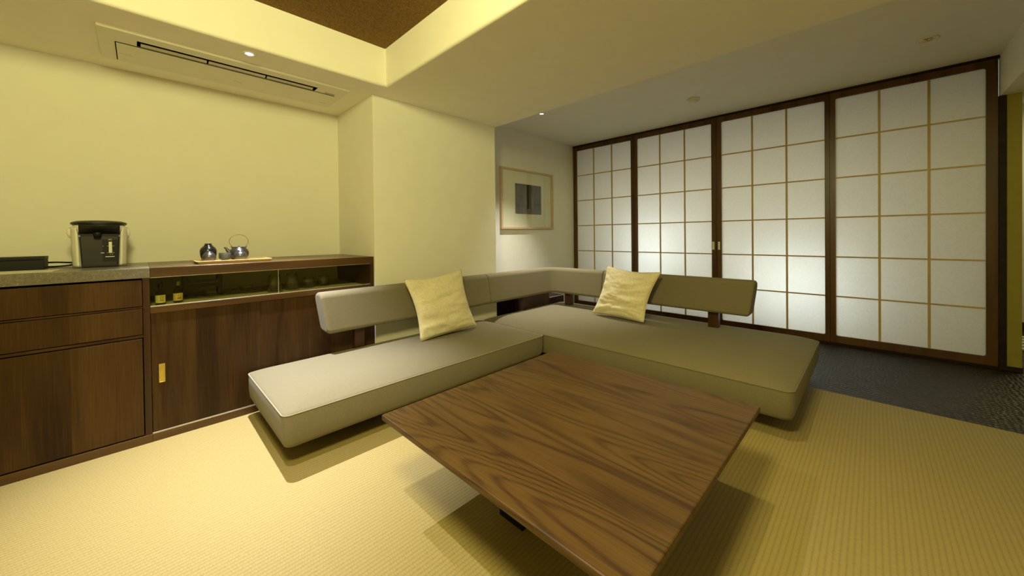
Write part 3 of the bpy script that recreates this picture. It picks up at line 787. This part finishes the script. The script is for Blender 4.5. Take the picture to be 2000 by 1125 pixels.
# low furniture in the recess behind the sofa corner
def recess_units():
    o = thing('recess_cabinet', (2.8, 2.82, 0), 'dark wooden cabinet in the recess behind the sofa corner', 'cabinet')
    obj('body', B(2.74, 3.24, 2.625, YP - .002, 0, .40), M['walnut_v'], o, bevel=.002)
    obj('opening_shade_block', B(XQ + .002, 2.74, 2.68, YP - .002, 0, .40), M['shadow_gap'], o)  # solid block, coloured near black for the shade of an opening
    o = thing('low_bench', (3.38, 2.82, 0), 'low dark bench with a pale top edge behind the sofa corner', 'bench')
    obj('body', B(3.245, 3.52, 2.625, YP - .002, 0, .286), M['walnut_v'], o)
    obj('top', B(3.245, 3.524, 2.620, YP - .002, .286, .293), M['dark_wood'], o)
    obj('edge_strip', B(3.245, 3.524, 2.617, 2.621, .287, .2935), M['frame_wood'], o)
recess_units()

# ------------------------------------------------------------------ corner sofa
def seat_mesh(x0, x1, y0, y1, zb, zt, crown, r=.03):
    bm = BM(); loops = []
    def L(d, z): return [(a, b, z) for a, b in rrect(x0 + d, x1 - d, y0 + d, y1 - d, r + d * .35, 6)]
    loops += [L(.030, zb), L(.012, zb + .006), L(.004, zb + .025), L(.0, zb + .07), L(.0, zt - .008), L(.0015, zt)]
    dw = .20
    for k in range(1, 15):
        d = .0015 + (dw - .0015) * (k / 14) ** 1.3
        f = 1 - (1 - d / dw) ** 2.2
        loops.append(L(d, zt + .002 + crown * f))
    loft(bm, loops); return bm
def seat_pipe(x0, x1, y0, y1, z, r=.03):
    bm = BM(); tube(bm, [(a, b, z) for a, b in rrect(x0 + .0005, x1 - .0005, y0 + .0005, y1 - .0005, r, 6)], .0026, 8, closed=True); return bm
SEC = rpoly([(0, .408), (.046, .664), (.166, .656), (.135, .412)], [.022, .042, .045, .03], 6)   # (depth, height)
def sec_scale(e, k):
    cx = sum(p[0] for p in SEC) / len(SEC); cz = sum(p[1] for p in SEC) / len(SEC)
    out = []
    for d, z in SEC:
        v = Vector((d - cx, z - cz)); l = v.length
        v = v * ((l - e) / l); out.append((cx + v.x, cz + v.y))
    return out
def sweep(fr, ends=(.018, .018), shear=(0, 0)):
    """fr: list of (point on the front foot line, outward normal, tangent); end caps are rounded over"""
    bm = BM(); loops = []
    def ring(p, nrm, e=0, push=0, tan=None, sh=0):
        out = []
        for d, z in sec_scale(e, 0):
            q = Vector(p) + Vector(nrm) * d
            if tan is not None: q += Vector(tan) * (push + sh * (.66 - z))
            out.append((q.x, q.y, z))
        return out
    p, n, t = fr[0]; r = ends[0]
    for k in range(5):
        a = R(90 * k / 4); loops.append(ring(p, n, r * (1 - math.sin(a)), r * (1 - math.cos(a)), t, shear[0]))
    m = len(fr)
    for i, (p, n, t) in enumerate(fr[1:-1]): loops.append(ring(p, n))
    p, n, t = fr[-1]; r = ends[1]
    for k in range(4, -1, -1):
        a = R(90 * k / 4); loops.append(ring(p, n, r * (1 - math.sin(a)), -r * (1 - math.cos(a)), t, -shear[1]))
    loft(bm, loops); return bm
def sofa():
    YB, XB = 2.350, 2.962          # foot lines of the two backrests
    # section along the sideboard
    root = thing('sofa', (1.27, 2.14, 0), 'long grey-beige sofa section standing against the sideboard', 'sofa')
    a = (.409, 2.133, 1.775, 2.513)
    s = obj('seat', seat_mesh(*a, .091, .241, .040), M['sofa'], root, smooth=True)
    obj('piping', seat_pipe(*a, .2405), M['piping'], s, smooth=True)
    bm = BM(); box(bm, .72, 2.10, 2.03, 2.49, 0, .10); obj('base', bm, M['dark_wood'], root)
    X, Y = Vector((1, 0, 0)), Vector((0, 1, 0))
    fr = [((x, YB, 0), Y, X) for x in [.757, .82] + [.82 + .064 * i for i in range(1, 20)] + [2.085, 2.115]]
    obj('backrest', sweep(fr, (.022, .012), (.12, 0)), M['sofa'], root, smooth=True, auto=True)
    for x in (1.0, 1.86):
        obj('post', B(x - .032, x + .032, 2.405, 2.447, .262, .52), M['walnut_red'], root, bevel=.002)
    # section along the shoji, with the corner backrest
    root = thing('sofa', (2.72, 1.38, 0), 'deep grey-beige sofa section in front of the shoji, with the corner backrest', 'sofa')
    a = (2.1405, 3.305, .268, 2.505)
    s = obj('seat', seat_mesh(*a, .093, .241, .042, .04), M['sofa'], root, smooth=True)
    obj('piping', seat_pipe(*a, .2405, .04), M['sofa'], s, smooth=True)
    bm = BM(); box(bm, 2.5, 3.2, .60, 2.47, 0, .10); obj('base', bm, M['dark_wood'], root)
    rb = .055; c = Vector((XB - rb, YB - rb, 0)); fr = [((x, YB, 0), Y, X) for x in [2.119, 2.15, 2.3, 2.45, 2.6, 2.75, 2.86]]
    for k in range(0, 13):
        t = R(90 - 90 * k / 12); nrm = Vector((math.cos(t), math.sin(t), 0)); p = c + nrm * rb
        fr.append((p, nrm, Vector((nrm.y, -nrm.x, 0))))
    fr += [((XB, y, 0), X, -Y) for y in (2.2, 2.1, 2.0, 1.9, 1.82, 1.791)]
    obj('corner_backrest', sweep(fr, (.012, .012)), M['sofa'], root, smooth=True, auto=True)
    fr = [((XB, y, 0), X, -Y) for y in [1.787, 1.75] + [1.75 - .075 * i for i in range(1, 15)] + [.64, .590]]
    obj('backrest', sweep(fr, (.012, .022), (0, .12)), M['sofa'], root, smooth=True, auto=True)
    obj('post', B(2.575, 2.63, 2.405, 2.447, .262, .52), M['walnut_red'], root, bevel=.002)
    for y in (2.215, .868):
        obj('post', B(3.035, 3.085, y - .036, y + .036, .262, .52), M['walnut_red'], root, bevel=.002)
sofa()

# ------------------------------------------------------------------ cushions
def cushion(bl, br, tl, tr, thick, label, seed, back):
    bl, br, tl, tr = map(Vector, (bl, br, tl, tr)); n = 44
    nrm = (br - bl).cross(tl - bl).normalized()
    if nrm.dot(Vector(back)) > 0: nrm = -nrm     # nrm points to the viewer side
    bm = BM(); sides = []
    def base(u, v):
        # edges bow inward between the pointed corners
        bx = .060 * math.sin(math.pi * v); by = .058 * math.sin(math.pi * u)
        uu = u + bx * (1 - 2 * u); vv = v + by * ((1 - v) * .25 - v)
        return (bl * (1 - uu) + br * uu) * (1 - vv) + (tl * (1 - uu) + tr * uu) * vv
    for sgn in (1, -1):
        grid = []
        for j in range(n + 1):
            row = []
            for i in range(n + 1):
                u, v = i / n, j / n; e = (16 * u * (1 - u) * v * (1 - v))
                h = thick * (e ** .5)
                p = base(u, v)
                w = noise.noise(Vector((u * 3.1 + seed, v * 9.0, seed))) * .013 + noise.noise(Vector((u * 8 + v * 5, v * 19.0, seed + 4))) * .006 + noise.noise(Vector((u * 13 - v * 6, v * 37.0, seed + 9))) * .0022
                edge = min(u, 1 - u, v, 1 - v)
                w *= min(1, edge * 14)
                sag = .010 * max(0, (.35 - v)) * min(1, edge * 8)
                pt = p + nrm * sgn * (h + w + sag)
                row.append(bm.verts.new(pt))
            grid.append(row)
        for j in range(n):
            for i in range(n): bm.faces.new((grid[j][i], grid[j][i + 1], grid[j + 1][i + 1], grid[j + 1][i]))
        sides.append(grid)
    bmesh.ops.remove_doubles(bm, verts=bm.verts, dist=1e-5)
    c = (bl + br) / 2
    root = thing('cushion', c, label, 'cushion', 'linen cushions on the sofa')
    obj('cover', bm, M['linen'], root, smooth=True)
    pts = []
    for k in range(4 * 24):
        q, f = divmod(k, 24); f /= 24
        u, v = [(f, 0), (1, f), (1 - f, 1), (0, 1 - f)][q]
        pts.append(base(u, v))
    bm = BM(); tube(bm, pts, .0016, 6, closed=True); obj('seam', bm, M['linen'], root, smooth=True)
cushion((1.322, 2.190, .292), (1.810, 2.182, .303), (1.260, 2.293, .705), (1.763, 2.305, .742), .062, 'linen cushion on the sofa section against the sideboard', 1.3, (0, 1, 0))
cushion((2.832, 1.798, .297), (2.770, 1.290, .303), (2.890, 1.676, .722), (2.880, 1.196, .694), .062, 'linen cushion on the deep sofa section before the shoji', 5.1, (1, 0, 0))

# ------------------------------------------------------------------ low table
def table():
    x0, x1, y0, y1, z = .6165, 1.6415, .307, 1.3037, .340
    root = thing('low_table', ((x0 + x1) / 2, (y0 + y1) / 2, 0), 'low square walnut table standing on the tatami', 'table')
    bm = BM(); L = lambda d, zz: [(a, b, zz) for a, b in rrect(x0 + d, x1 - d, y0 + d, y1 - d, .006 + d * .2, 3)]
    loft(bm, [L(.075, z - .040), L(.004, z - .0215), L(.0008, z - .019), L(0, z - .016), L(0, z - .004), L(.0012, z - .0012), L(.004, z)])
    obj('tabletop', bm, M['table_wood'], root)
    cx = (x0 + x1) / 2
    obj('foot', B(.887, 2 * cx - .887, .843, .957, 0, .045), M['black'], root, bevel=.004)
    obj('pedestal', B(cx - .11, cx + .11, .70, .95, .0, z - .039), M['black'], root, bevel=.004)
table()

# small floor grille far down the hall
def grille():
    r = thing('floor_grille', (5.35, -.95, 0), 'pale slatted grille at the foot of the far hall wall', 'grille')
    bm = BM()
    for k in range(5): box(bm, 5.1 + .14 * k, 5.17 + .14 * k, -1.4, -.86, 0, .012)
    obj('slat', bm, M['white'], r)
grille()

# ------------------------------------------------------------------ light
def spot(loc, power, c, angle, blend, rad, aim=None):
    l = bpy.data.lights.new('spot', 'SPOT'); l.energy = power; l.color = c; l.spot_size = R(angle); l.spot_blend = blend; l.shadow_soft_size = rad
    o = bpy.data.objects.new('spot_lamp', l); COL.objects.link(o); o.location = loc
    d = Vector(aim or (loc[0], loc[1], 0)) - Vector(loc)
    o.rotation_euler = d.to_track_quat('-Z', 'Y').to_euler(); return o
def area(loc, aim, sx, sy, power, c, spread=180, shape='RECTANGLE'):
    l = bpy.data.lights.new('area', 'AREA'); l.shape = shape; l.size = sx; l.size_y = sy; l.energy = power; l.color = c; l.spread = R(spread)
    o = bpy.data.objects.new('area_lamp', l); COL.objects.link(o); o.location = loc
    d = Vector(aim) - Vector(loc); o.rotation_euler = d.to_track_quat('-Z', 'Y').to_euler(); return o
WHITE = (1.0, .95, .84); YEL = (1.0, .93, .39); DAY = (.78, .90, 1.0)
def lamp(loc, power, c, rad):
    l = bpy.data.lights.new('lamp', 'POINT'); l.energy = power; l.color = c; l.shadow_soft_size = rad
    o = bpy.data.objects.new('pendant_lamp', l); COL.objects.link(o); o.location = loc
spot((AC_L[0], AC_L[1], ZS - .008), 400, (.97, .97, 1.0), 67, 1.0, .010, aim=(.45, 2.15, 0))
spot((SH_L[0], SH_L[1], ZR - .008), 225, (1.0, .95, .83), 74, 1.0, .012)
spot((.06, 1.17, ZB - .02), 115, (1.0, .96, .90), 92, 1.0, .014, aim=(.25, 1.05, 0))
spot((1.74, .55, ZS - .008), 36, (1.0, .86, .34), 120, 1.0, .035)
lamp((-.12, .30, 2.10), 152, YEL, .18)
# daylight behind the shoji
area((XR + .50, 1.90, .80), (XR, 1.90, .80), .55, .6, 14, DAY)
area((XR + .50, .55, .50), (XR, .55, .50), .6, .5, 14, DAY)
area((XR + .70, 1.4, 1.0), (XR, 1.4, 1.0), 2.8, 1.6, 23, (1, .98, .90))
area((5.4, -1.5, ZR - .05), (5.4, -1.5, 0), .6, .6, 10, (1, .95, .6))  # unseen lamp added to light the hall, separate from the daylight

w = bpy.data.worlds.new('world'); S.world = w; w.use_nodes = True
w.node_tree.nodes['Background'].inputs[0].default_value = (.9, .8, .5, 1); w.node_tree.nodes['Background'].inputs[1].default_value = .02
S.view_settings.view_transform = 'Standard'; S.view_settings.look = 'None'; S.view_settings.gamma = 1.0
S.view_settings.use_curve_mapping = False; S.view_settings.exposure = 0.0
S.cycles.max_bounces = 10; S.cycles.diffuse_bounces = 6; S.cycles.transparent_max_bounces = 24
S.cycles.use_denoising = True; S.cycles.sample_clamp_indirect = 6
